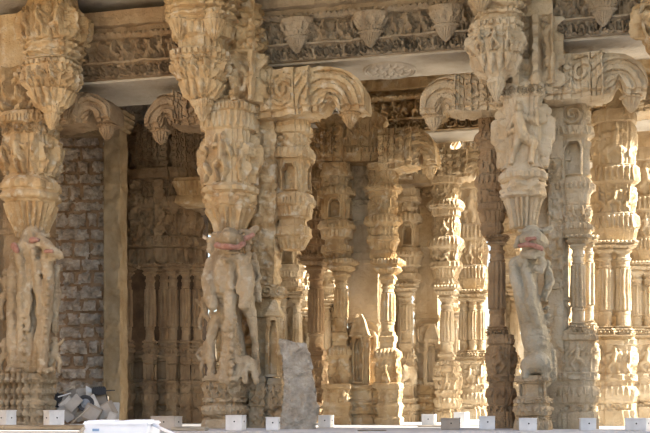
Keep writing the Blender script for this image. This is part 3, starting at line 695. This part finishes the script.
def boxmesh(name, size, loc, rz, mat, kind='structure', bevel=.01, parent=None, subdiv=0, wear=0):
    bm = bmesh.new(); bmesh.ops.create_cube(bm, size=1); bmesh.ops.scale(bm, vec=size, verts=bm.verts)
    if bevel: bmesh.ops.bevel(bm, geom=bm.edges[:], offset=bevel, segments=2, affect='EDGES')
    me = bpy.data.meshes.new(name); bm.to_mesh(me); bm.free(); me.materials.append(mat)
    o = bpy.data.objects.new(name, me); o.location = loc; o.rotation_euler = (0, 0, rz); link(o, parent)
    if kind: o['kind'] = kind
    return o
for u0, u1, v0, v1 in ((-7.4, 6.6, -1.7, 1.15), (-7.4, .25, 1.15, 10.9), (.25, 6.6, 1.15, 4.7)):
    x, y = world(.5 * (u0 + u1), .5 * (v0 + v1))
    boxmesh('ceiling', (u1 - u0, v1 - v0, .3), (x, y, ZB + .78 + .15), -YAW, M['under'])
x, y = world(1.6, 10)
boxmesh('floor', (44, 26.5, .5), (x, y + 1.5, -.25), -YAW, M['floor'], bevel=.02)
# forecourt and land around
bm = bmesh.new()
bmesh.ops.create_grid(bm, x_segments=8, y_segments=8, size=90)
me = bpy.data.meshes.new('ground'); bm.to_mesh(me); bm.free(); me.materials.append(M['ground'])
g = link(bpy.data.objects.new('ground', me)); g.location = (0, 40, -.5); g['kind'] = 'structure'
boxmesh('floor_apron', (30, 9, .44), (0, 5.6, -.23), 0, M['floor'], bevel=.02)
# far enclosure wall of the courtyard
boxmesh('wall_back', (80, .8, 3.6), (6, 46, 1.3), -YAW * .5, M['pale'], bevel=.05)
# ---- rubble masonry wall on the left
def masonry():
    d = 15.2
    x0 = (46 - 325) * d / F; x1 = (107 - 325) * d / F
    z1 = CH + (HY - 137) * d / F
    r = random.Random(3)
    st = .016
    nx = int((x1 - x0) / st); nz = int(z1 / st)
    X, Z = np.meshgrid(np.linspace(x0, x1, nx + 1), np.linspace(0, z1, nz + 1))
    h = np.zeros_like(X); inside = np.zeros_like(X, bool)
    z = .02; row = 0
    while z < z1 - .06:
        ch = min(r.uniform(.15, .24), z1 - z)
        x = x0 - r.uniform(0, .2)
        while x < x1:
            w = r.choice((.17, .25, .33, .38)) * r.uniform(.85, 1.1)
            g_ = .010
            cxm = x + w / 2; czm = z + ch / 2
            ax = np.abs(X - cxm) / (w / 2 - g_); az = np.abs(Z - czm) / (ch / 2 - g_)
            wob = vnoise(np.stack([X.ravel(), Z.ravel(), np.full(X.size, row * 1.0)], 1), 14)[:, 0].reshape(X.shape) * .75
            m = np.maximum(ax, az) + wob * .5
            k = m < .97
            h[k] = (.035 + r.uniform(0, .03)) * np.sqrt(np.clip(1 - m[k] ** 3, 0, 1)); inside |= k
            x += w
        z += ch; row += 1
    P = np.stack([X.ravel(), np.zeros(X.size), Z.ravel()], 1)
    n = (vnoise(P, 18)[:, 0] + .6 * vnoise(P, 40)[:, 1]).reshape(X.shape)
    h += np.where(inside, n * .08, n * .012)
    V = np.stack([X.ravel(), (-h).ravel(), Z.ravel()], 1)
    nv = len(V); idx = np.arange(nv).reshape(nz + 1, nx + 1)
    f = np.stack([idx[:-1, :-1], idx[:-1, 1:], idx[1:, 1:], idx[1:, :-1]], -1).reshape(-1, 4).tolist()
    ins = (inside[:-1, :-1] & inside[1:, 1:]).ravel().astype(int).tolist()
    # back and sides
    bv = np.array([[x0, .4, 0], [x1, .4, 0], [x1, .4, z1], [x0, .4, z1]])
    V = np.concatenate([V, bv]); b = nv
    f.append([b + 3, b + 2, b + 1, b]); ins.append(0)
    f.append([b + 1, b + 2] + idx[::-1, -1].tolist()); ins.append(0)
    f.append(idx[:, 0].tolist()[::-1][::-1] + [b + 3, b]); ins.append(0)
    f.append(idx[-1, ::-1].tolist() + [b + 3, b + 2]); ins.append(0)
    o = mesh_from('wall_left', V, f, [M['mortar'], M['rubble']], None, ins)
    o.location = (0, d, 0); o['kind'] = 'structure'
    return o
masonry()
d = 15.0
P = Pillar('plastered_pier', 115, 15.0, M['plaster'], 'plain plastered square pier at the end of the masonry wall', cat='pier', step=.02)
P.st('pier_shaft', 115.5, .0, [(122, 8.5), (140, 8.5), (300, 8.8), (423, 9)], [('rand', 140, 420, .01, .12)], ratha=False)
P.st('pier_head', 115, .0, [(112, 14), (116, 15), (124, 14), (132, 11)], [('band', 112, 132, .01, .07)], ratha=False)
x = (76 - 325) * 15.1 / F
boxmesh('trim_1', (.95, .5, .18), (x, 15.25, CH + (HY - 131) * 15.1 / F), 0, M['plaster'], bevel=.02)
# wall behind the far left, closing the hall on that side
boxmesh('wall_side', (.6, 14, 5.2), (-7.2, 17.5, 2.6), -YAW, M['brown'], bevel=.03)
boxmesh('wall_corner', (3.4, .5, 4.9), (-5.9, 15.9, 2.45), 0, M['brown'], bevel=.03)
boxmesh('light_blocker_right', (.6, 14.8, 6.2), (8.3, 4.5, 2.6), 0, M['pale'], bevel=.03)  # added out of view to block the sun from floor and slab
boxmesh('light_blocker_left', (.6, 12, 5.4), (-6.0, 6.0, 2.2), 0, M['brown'], bevel=.03)  # added out of view to cut sky light on the left pillars
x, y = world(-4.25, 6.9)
boxmesh('wall_inner', (2.8, .4, 5.0), (x, y, 2.5), -YAW, M['gap_shade'], bevel=.03)  # shade of the gaps is painted into this wall's dark colour
# ================================================================== LOOSE THINGS
def rough_slab():
    d = 12.25
    rows = [(338, 279, 304), (342, 279.5, 306.5), (350, 281, 309), (360, 283.5, 311), (372, 284.5, 312), (380, 284.5, 314.5), (392, 284.5, 316), (405, 284, 316.5), (418, 283, 317), (429, 281, 316)]
    V = []; n = 26; m = 12
    zs = np.linspace(0, 1, 60)
    ys = [r[0] for r in rows]
    ring = None; Vl = []
    for t in zs:
        y = 429 + (339 - 429) * t
        a = np.interp(y, ys, [r[1] for r in rows]); b = np.interp(y, ys, [r[2] for r in rows])
        xa = (a - 325) * d / F; xb = (b - 325) * d / F
        z = t * (429.0 - 339) * d / F
        dep = .11
        lean = .20 * t
        loop = []
        for k in range(n): loop.append((xa + (xb - xa) * k / n, -dep + lean))
        for k in range(m): loop.append((xb, -dep + lean + 2 * dep * k / m))
        for k in range(n): loop.append((xb + (xa - xb) * k / n, dep + lean))
        for k in range(m): loop.append((xa, dep + lean - 2 * dep * k / m))
        for (lx, ly) in loop:
            slope = 0 if t < .5 else (t - .5) * (-.06) * ((lx - xa) / (xb - xa)) * 1.2
            Vl.append((lx, ly, z + slope))
    V = np.array(Vl)
    P = V + 5.1
    disp = vnoise(P, 6) * .05 + vnoise(P, 15) * .04 + vnoise(P, 36) * .02
    disp[:, 2] *= np.clip(V[:, 2] / .05, 0, 1)
    V = V + disp
    V[:, 2] = np.maximum(V[:, 2], 0)
    p = 2 * (n + m); nz = 60
    idx = np.arange(p * nz).reshape(nz, p)
    a = idx[:-1]; b = np.roll(a, -1, 1); dd = idx[1:]; c = np.roll(dd, -1, 1)
    f = np.stack([a, b, c, dd], -1).reshape(-1, 4).tolist() + [idx[0][::-1].tolist(), idx[-1].tolist()]
    o = mesh_from('stone_slab', V, f, M['slab'], None, sharp=60)
    o.location = (0, d, 0)
    return tag(o, 'rough grey upright stone slab propped between two pillars', 'slab', None, 'thing')
rough_slab()
def cube_bm(bm, sx, sy, sz, mt=None, bev=.006):
    r = bmesh.ops.create_cube(bm, size=1)
    bmesh.ops.scale(bm, vec=(sx, sy, sz), verts=r['verts'])
    if bev:
        es = list({e for v in r['verts'] for e in v.link_edges})
        r = bmesh.ops.bevel(bm, geom=es, offset=bev, segments=2, affect='EDGES')
    if mt is not None: bmesh.ops.transform(bm, matrix=mt, verts=r['verts'])
def light_box(px0, px1, ytop, d, depth, rz, label, mat, name='floor_box', hole=True, group=None, tilt=(0, 0), zc=None):
    """a small painted box standing on the floor, with a round knock-out hole in each long side"""
    w = (px1 - px0) * d / F; hz = CH + (HY - ytop) * d / F if zc is None else zc[1]
    c_, s_ = abs(math.cos(rz)), abs(math.sin(rz))
    sx = (w - depth * s_) / max(c_, .3)
    x = (.5 * (px0 + px1) - 325) * d / F
    root = empty(name, (x, d, 0 if zc is None else zc[0]), rz)
    root.rotation_euler = (tilt[0], tilt[1], rz)
    tag(root, label, 'box', group, 'thing')
    bm = bmesh.new(); cube_bm(bm, sx, depth, hz)
    bmesh.ops.translate(bm, vec=(0, 0, hz / 2), verts=bm.verts)
    me = bpy.data.meshes.new('shell'); bm.to_mesh(me); bm.free(); me.materials.append(mat)
    link(bpy.data.objects.new('shell', me), root)
    # lid, a little proud of the shell
    bm = bmesh.new(); cube_bm(bm, sx + .006, depth + .006, .014, Matrix.Translation((0, 0, hz + .003)), .003)
    me = bpy.data.meshes.new('lid'); bm.to_mesh(me); bm.free(); me.materials.append(mat)
    link(bpy.data.objects.new('lid', me), root)
    if hole:
        for (hx, hy, ax) in ((.05 * sx, -depth / 2 - .001, 'X'), (sx / 2 + .001, 0, 'Y')):
            bm = bmesh.new()
            bmesh.ops.create_cone(bm, cap_ends=True, segments=16, radius1=.009, radius2=.008, depth=.006)
            bmesh.ops.rotate(bm, cent=(0, 0, 0), matrix=Matrix.Rotation(math.pi / 2, 3, ax), verts=bm.verts)
            bmesh.ops.translate(bm, vec=(hx, hy, hz * .62), verts=bm.verts)
            me = bpy.data.meshes.new('knockout_hole'); bm.to_mesh(me); bm.free(); me.materials.append(M['hole'])
            link(bpy.data.objects.new('knockout_hole', me), root)
    return root
# bottoms by distance: y = 402 + 330 / d
LB = light_box
LB(-4, 16, 411, 12.4, .16, -.5, 'white box at the foot of the pleated plinth, cut off by the left picture edge', M['white'])
LB(44, 64, 411, 12.4, .2, -.75, 'two-toned white box right of the pleated plinth, beside the scrap heap', M['white'])
LB(151, 182, 417, 12.0, .18, -.35, 'long pale box in front of the dark brown colonettes', M['greybox'])
LB(226, 246, 416, 11.7, .18, -.22, 'white box in front of the figure-carved plinth of the golden beast pillar', M['white'])
LB(266, 280, 418, 11.8, .14, -.1, 'small white box at the left foot of the rough slab', M['white'])
LB(318, 334, 416, 13.0, .18, -.25, 'white box between the rough slab and the golden clustered pillar', M['white'])
LB(421, 437, 415, 14.0, .18, -.3, 'white box at the foot of the pale clustered pillar', M['white'])
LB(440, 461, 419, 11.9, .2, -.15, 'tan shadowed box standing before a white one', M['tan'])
LB(453, 470, 413, 13.4, .2, -.4, 'bright white box half hidden behind the tan one', M['white'])
LB(478, 496, 417, 12.0, .18, -.15, 'white box at the foot of the shaded colonette', M['white'])
LB(518, 538, 419, 11.5, .16, -.2, 'white box before the plinth of the repaired beast', M['white'])
LB(579, 596, 419, 11.7, .16, -.12, 'white box before the plinth with carved seated figures', M['white'])
LB(624, 652, 419, 11.6, .2, -.55, 'large white box at the right picture edge', M['white'])
# flat stone pieces on the floor
def flat_stone(px, d, sx, sy, sz, rz, label, mat, name='floor_slab'):
    x = (px - 325) * d / F
    bm = bmesh.new(); cube_bm(bm, sx, sy, sz, None, .008); bmesh.ops.subdivide_edges(bm, edges=bm.edges[:], cuts=2, use_grid_fill=True)
    for v in bm.verts: v.co += Vector((rng.uniform(-1, 1), rng.uniform(-1, 1), 0)) * .006
    bmesh.ops.translate(bm, vec=(0, 0, sz / 2), verts=bm.verts)
    me = bpy.data.meshes.new(name); bm.to_mesh(me); bm.free(); me.materials.append(mat)
    o = link(bpy.data.objects.new(name, me)); o.location = (x, d, 0); o.rotation_euler = (0, 0, rz)
    return tag(o, label, 'slab', None, 'thing')
flat_stone(40, 11.9, 1.3, .3, .05, -.06, 'low flat paving slab in front of the pleated plinth', M['beam'])
flat_stone(372, 11.4, .30, .10, .012, .1, 'thin dark flat strip lying before the golden clustered pillar', M['tan'], 'floor_strip')
flat_stone(430, 13.2, .30, .14, .02, .05, 'thin dark flat piece lying beside the pale clustered pillar', M['tan'], 'floor_strip')
flat_stone(190, 11.5, .36, .2, .04, -.1, 'flat pale stone lying right of the long box', M['under'])
# ---- scrap heap by the masonry wall
hd = 13.6
def at(px, py, d=hd): return ((px - 325) * d / F, d, CH + (HY - py) * d / F)
def scrap(px, py, sx, sy, sz, rot, mat, label, name='scrap_box', d=hd, inner=None):
    root = empty(name, at(px, py, d)); root.rotation_euler = rot
    tag(root, label, 'box', None, 'thing')
    bm = bmesh.new(); cube_bm(bm, sx, sy, sz, None, .005)
    me = bpy.data.meshes.new('shell'); bm.to_mesh(me); bm.free(); me.materials.append(mat)
    link(bpy.data.objects.new('shell', me), root)
    bm = bmesh.new(); cube_bm(bm, sx * .86, .012, sz * .8, Matrix.Translation((0, -sy / 2, 0)), .003)
    me = bpy.data.meshes.new('cover_plate'); bm.to_mesh(me); bm.free(); me.materials.append(inner or mat)
    link(bpy.data.objects.new('cover_plate', me), root)
    return root
scrap(62, 404, 0.131, 0.115, 0.180, (.1, .3, -.2), M['greybox'], 'grey tilted scrap box at the left of the heap', d=13.9)
scrap(68, 398, 0.213, 0.131, 0.098, (.2, -.5, .1), M['dusty'], 'white scrap panel box lying slanted on the left of the heap', d=13.8)
scrap(77, 394, 0.180, 0.180, 0.123, (.1, -.12, -.5), M['greybox'], 'topmost grey scrap box with a bright right side', d=13.75)
scrap(71, 408, 0.164, 0.164, 0.213, (.1, .55, .2), M['dusty'], 'pale leaning scrap box left of the round lamp', d=13.5)
scrap(66, 413, 0.115, 0.098, 0.213, (.1, -.6, .2), M['greybox'], 'narrow grey scrap box leaning low in the heap', d=13.4)
scrap(95, 403, 0.074, 0.082, 0.213, (0, -.45, .2), M['dusty'], 'slim white scrap strip leaning right of the round lamp', d=13.45)
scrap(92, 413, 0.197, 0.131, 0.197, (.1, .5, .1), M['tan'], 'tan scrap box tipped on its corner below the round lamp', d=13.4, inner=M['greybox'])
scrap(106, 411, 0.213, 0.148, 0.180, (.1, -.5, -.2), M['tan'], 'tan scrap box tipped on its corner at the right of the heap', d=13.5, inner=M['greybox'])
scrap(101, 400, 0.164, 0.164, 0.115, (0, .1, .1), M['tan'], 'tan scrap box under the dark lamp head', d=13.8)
scrap(116, 411, 0.082, 0.025, 0.213, (-.06, .04, 0), M['dusty'], 'white thin board standing at the right end of the heap', name='scrap_board', d=13.6)
scrap(112, 417, 0.098, 0.082, 0.115, (.1, .4, .1), M['dusty'], 'small white scrap box on the floor before the thin board', d=13.4)
scrap(80, 415, 0.131, 0.115, 0.131, (.2, -.3, .4), M['dusty'], 'small white scrap box in the middle bottom of the heap', d=13.6)
scrap(57, 413, 0.115, 0.164, 0.164, (0, .1, .2), M['tan'], 'tan scrap box low behind the two-toned white box', d=13.9)
scrap(58, 400, .09, .1, .17, (.1, .25, .2), M['dark'], 'small black scrap box at the far left of the heap', d=13.55)
scrap(66, 403, .17, .1, .10, (.2, -.7, .1), M['dusty'], 'dusty scrap strip box sloping down from the left of the heap', d=13.4)
scrap(74, 403, .12, .1, .20, (.1, .75, .2), M['greybox'], 'grey scrap box leaning against the round lamp', d=13.35)
# dark lamp head on top
root = empty('floodlight', at(99, 391, 13.7)); root.rotation_euler = (.1, -.05, .15); tag(root, 'black rectangular floodlight lying on top of the scrap heap', 'floodlight', None, 'thing')
bm = bmesh.new(); cube_bm(bm, .17, .13, .09, None, .01)
me = bpy.data.meshes.new('lamp_housing'); bm.to_mesh(me); bm.free(); me.materials.append(M['dark']); link(bpy.data.objects.new('lamp_housing', me), root)
bm = bmesh.new()
for k in range(6): cube_bm(bm, .012, .14, .10, Matrix.Translation((-.06 + .024 * k, 0, .004)), .002)
me = bpy.data.meshes.new('cooling_fins'); bm.to_mesh(me); bm.free(); me.materials.append(M['dark']); link(bpy.data.objects.new('cooling_fins', me), root)
bm = bmesh.new(); cube_bm(bm, .15, .012, .012, Matrix.Translation((.12, 0, 0)), .002); cube_bm(bm, .012, .03, .16, Matrix.Translation((.09, 0, -.08)) @ Matrix.Rotation(-.2, 4, 'Y'), .002)
me = bpy.data.meshes.new('mounting_bracket'); bm.to_mesh(me); bm.free(); me.materials.append(M['dark']); link(bpy.data.objects.new('mounting_bracket', me), root)
bm = bmesh.new(); bmesh.ops.create_cone(bm, cap_ends=True, segments=20, radius1=.075, radius2=.03, depth=.07); bmesh.ops.rotate(bm, cent=(0, 0, 0), matrix=Matrix.Rotation(math.pi / 2, 3, 'Y'), verts=bm.verts); bmesh.ops.translate(bm, vec=(-.12, 0, 0), verts=bm.verts)
me = bpy.data.meshes.new('reflector'); bm.to_mesh(me); bm.free(); me.materials.append(M['white']); link(bpy.data.objects.new('reflector', me), root)
# round lamp
root = empty('round_lamp', at(85.5, 403.5, 13.38)); root.rotation_euler = (math.pi / 2 - .15, 0, .25); tag(root, 'round grey lamp with a dark ring in the scrap heap', 'lamp', None, 'thing')
def lathe(name, prof, mat, parent, n=28):
    V = []; f = []
    for r_, z in prof:
        for k in range(n): V.append((r_ * math.cos(2 * math.pi * k / n), r_ * math.sin(2 * math.pi * k / n), z))
    m = len(prof)
    for i in range(m - 1):
        for k in range(n): f.append([i * n + k, i * n + (k + 1) % n, (i + 1) * n + (k + 1) % n, (i + 1) * n + k])
    f.append(list(range(n))[::-1]); f.append([(m - 1) * n + k for k in range(n)])
    return mesh_from(name, V, f, mat, parent, sharp=30)
lathe('lamp_bowl', [(.05, -.10), (.09, -.05), (.10, 0), (.085, 0), (.07, -.02)], M['greybox'], root)
lathe('lamp_ring', [(.085, -.01), (.102, -.01), (.104, .012), (.09, .016), (.074, .012), (.07, .004)], M['dark'], root)
lathe('lamp_glass', [(.072, -.004), (.05, .008), (.03, .012), (.028, .018), (.01, .02)], M['rimmetal'], root)
# rods leaning on the heap
def rod(name, p, q, r, mat, label, cat='rod', parent=None):
    p, q = Vector(p), Vector(q)
    mid = (p + q) / 2; L = (q - p).length
    bm = bmesh.new()
    bmesh.ops.create_cone(bm, cap_ends=True, segments=12, radius1=r, radius2=r, depth=L)
    bmesh.ops.bevel(bm, geom=[e for e in bm.edges if abs(e.verts[0].co.z - e.verts[1].co.z) < 1e-5], offset=r * .3, segments=2, affect='EDGES')
    me = bpy.data.meshes.new(name); bm.to_mesh(me); bm.free(); me.materials.append(mat)
    for pl in me.polygons: pl.use_smooth = len(pl.vertices) == 4
    o = bpy.data.objects.new(name, me); o.location = mid
    o.rotation_euler = (q - p).to_track_quat('Z', 'Y').to_euler()
    link(o, parent)
    if label: tag(o, label, cat, None, 'thing')
    return o
rod('wooden_rod', at(54, 396, 13.5), at(75, 386, 13.6), .009, M['under'], 'thin pale rod sticking up at the left of the heap')
rod('wooden_rod', at(71, 424, 13.1), at(90, 407, 13.2), .011, M['under'], 'pale rod lying slanted across the front of the heap')
rod('wooden_rod', at(58, 397, 13.3), at(71, 393, 13.4), .008, M['white'], 'short white rod lying over the left boxes of the heap')
# ---- white crate and poles near the camera
fd = 8.0
cr = empty('low_crate', ((116.5 - 325) * fd / F, fd + .25, -.01), -.04)
tag(cr, 'white plastic low crate in the foreground, with small blue print', 'crate', None, 'thing')
w = 66 * fd / F; hz = CH - (421.5 - HY) * fd / F + .01
def vbox(name, sx, sy, sz, c, mat, bev=.006):
    bm = bmesh.new(); cube_bm(bm, sx, sy, sz, Matrix.Translation(c), bev)
    me = bpy.data.meshes.new(name); bm.to_mesh(me); bm.free(); me.materials.append(mat)
    return link(bpy.data.objects.new(name, me), cr)
vbox('crate_body', w * .97, .48, hz - .03, (0, 0, (hz - .03) / 2), M['sheet'])
vbox('crate_lid', w, .5, .03, (0, 0, hz - .015), M['sheet'], .01)
vbox('lid_ridge', w * .3, .42, .008, (-w * .3, 0, hz + .002), M['sheet'], .003)
vbox('lid_ridge', w * .3, .42, .008, (w * .26, 0, hz + .004), M['sheet'], .003)
vbox('blue_print', .05, .004, .018, (-w * .30, -.243, hz - .062), M['blue'], .001)
a_ = ((146 - 325) * 8.3 / F, 8.3, CH + (HY - 421.5) * 8.3 / F + .0)
b_ = ((192 - 325) * 7.6 / F, 7.6, .02)
rod('white_pole', a_, b_, .012, M['sheet'], 'white pole sloping from the low crate down to the floor', 'pole')
rod('white_pole', ((88 - 325) * 8.0 / F - .03, 8.0, .11), ((78 - 325) * 7.6 / F - .05, 7.6, .02), .012, M['under'], 'cream pole leaning against the left side of the low crate', 'pole')
# ================================================================== LIGHT
w = bpy.data.worlds.new('sky'); SC.world = w; w.use_nodes = True
nt = w.node_tree; bg = nt.nodes['Background']
sk = nt.nodes.new('ShaderNodeTexSky'); sk.sky_type = 'NISHITA'; sk.sun_disc = False
sk.sun_elevation = math.radians(28); sk.sun_rotation = math.radians(94); sk.air_density = 1.0; sk.dust_density = 3.0; sk.ozone_density = .6
nt.links.new(sk.outputs['Color'], bg.inputs['Color']); bg.inputs['Strength'].default_value = .17
sun = bpy.data.lights.new('sun', 'SUN'); sun.energy = 7.5; sun.angle = math.radians(1.0); sun.color = (1, .95, .87)
so = link(bpy.data.objects.new('sun', sun))
so.rotation_euler = Vector((-.87, .06, -.47)).to_track_quat('-Z', 'Y').to_euler()
# ================================================================== CAMERA
cam = bpy.data.cameras.new('camera'); co = link(bpy.data.objects.new('camera', cam))
co.location = (0, 0, CH); co.rotation_euler = (math.pi / 2, 0, 0)
cam.sensor_width = 36; cam.lens = 36 * F / 650; cam.shift_y = (HY - 216.5) / 650; cam.clip_end = 300
SC.camera = co
vs = SC.view_settings
vs.view_transform = 'Standard'; vs.look = 'None'; vs.gamma = 1; vs.use_curve_mapping = False; vs.exposure = 1.68
SC.cycles.max_bounces = 8; SC.cycles.diffuse_bounces = 6
SC.cycles.use_denoising = True; SC.cycles.denoising_prefilter = 'ACCURATE'
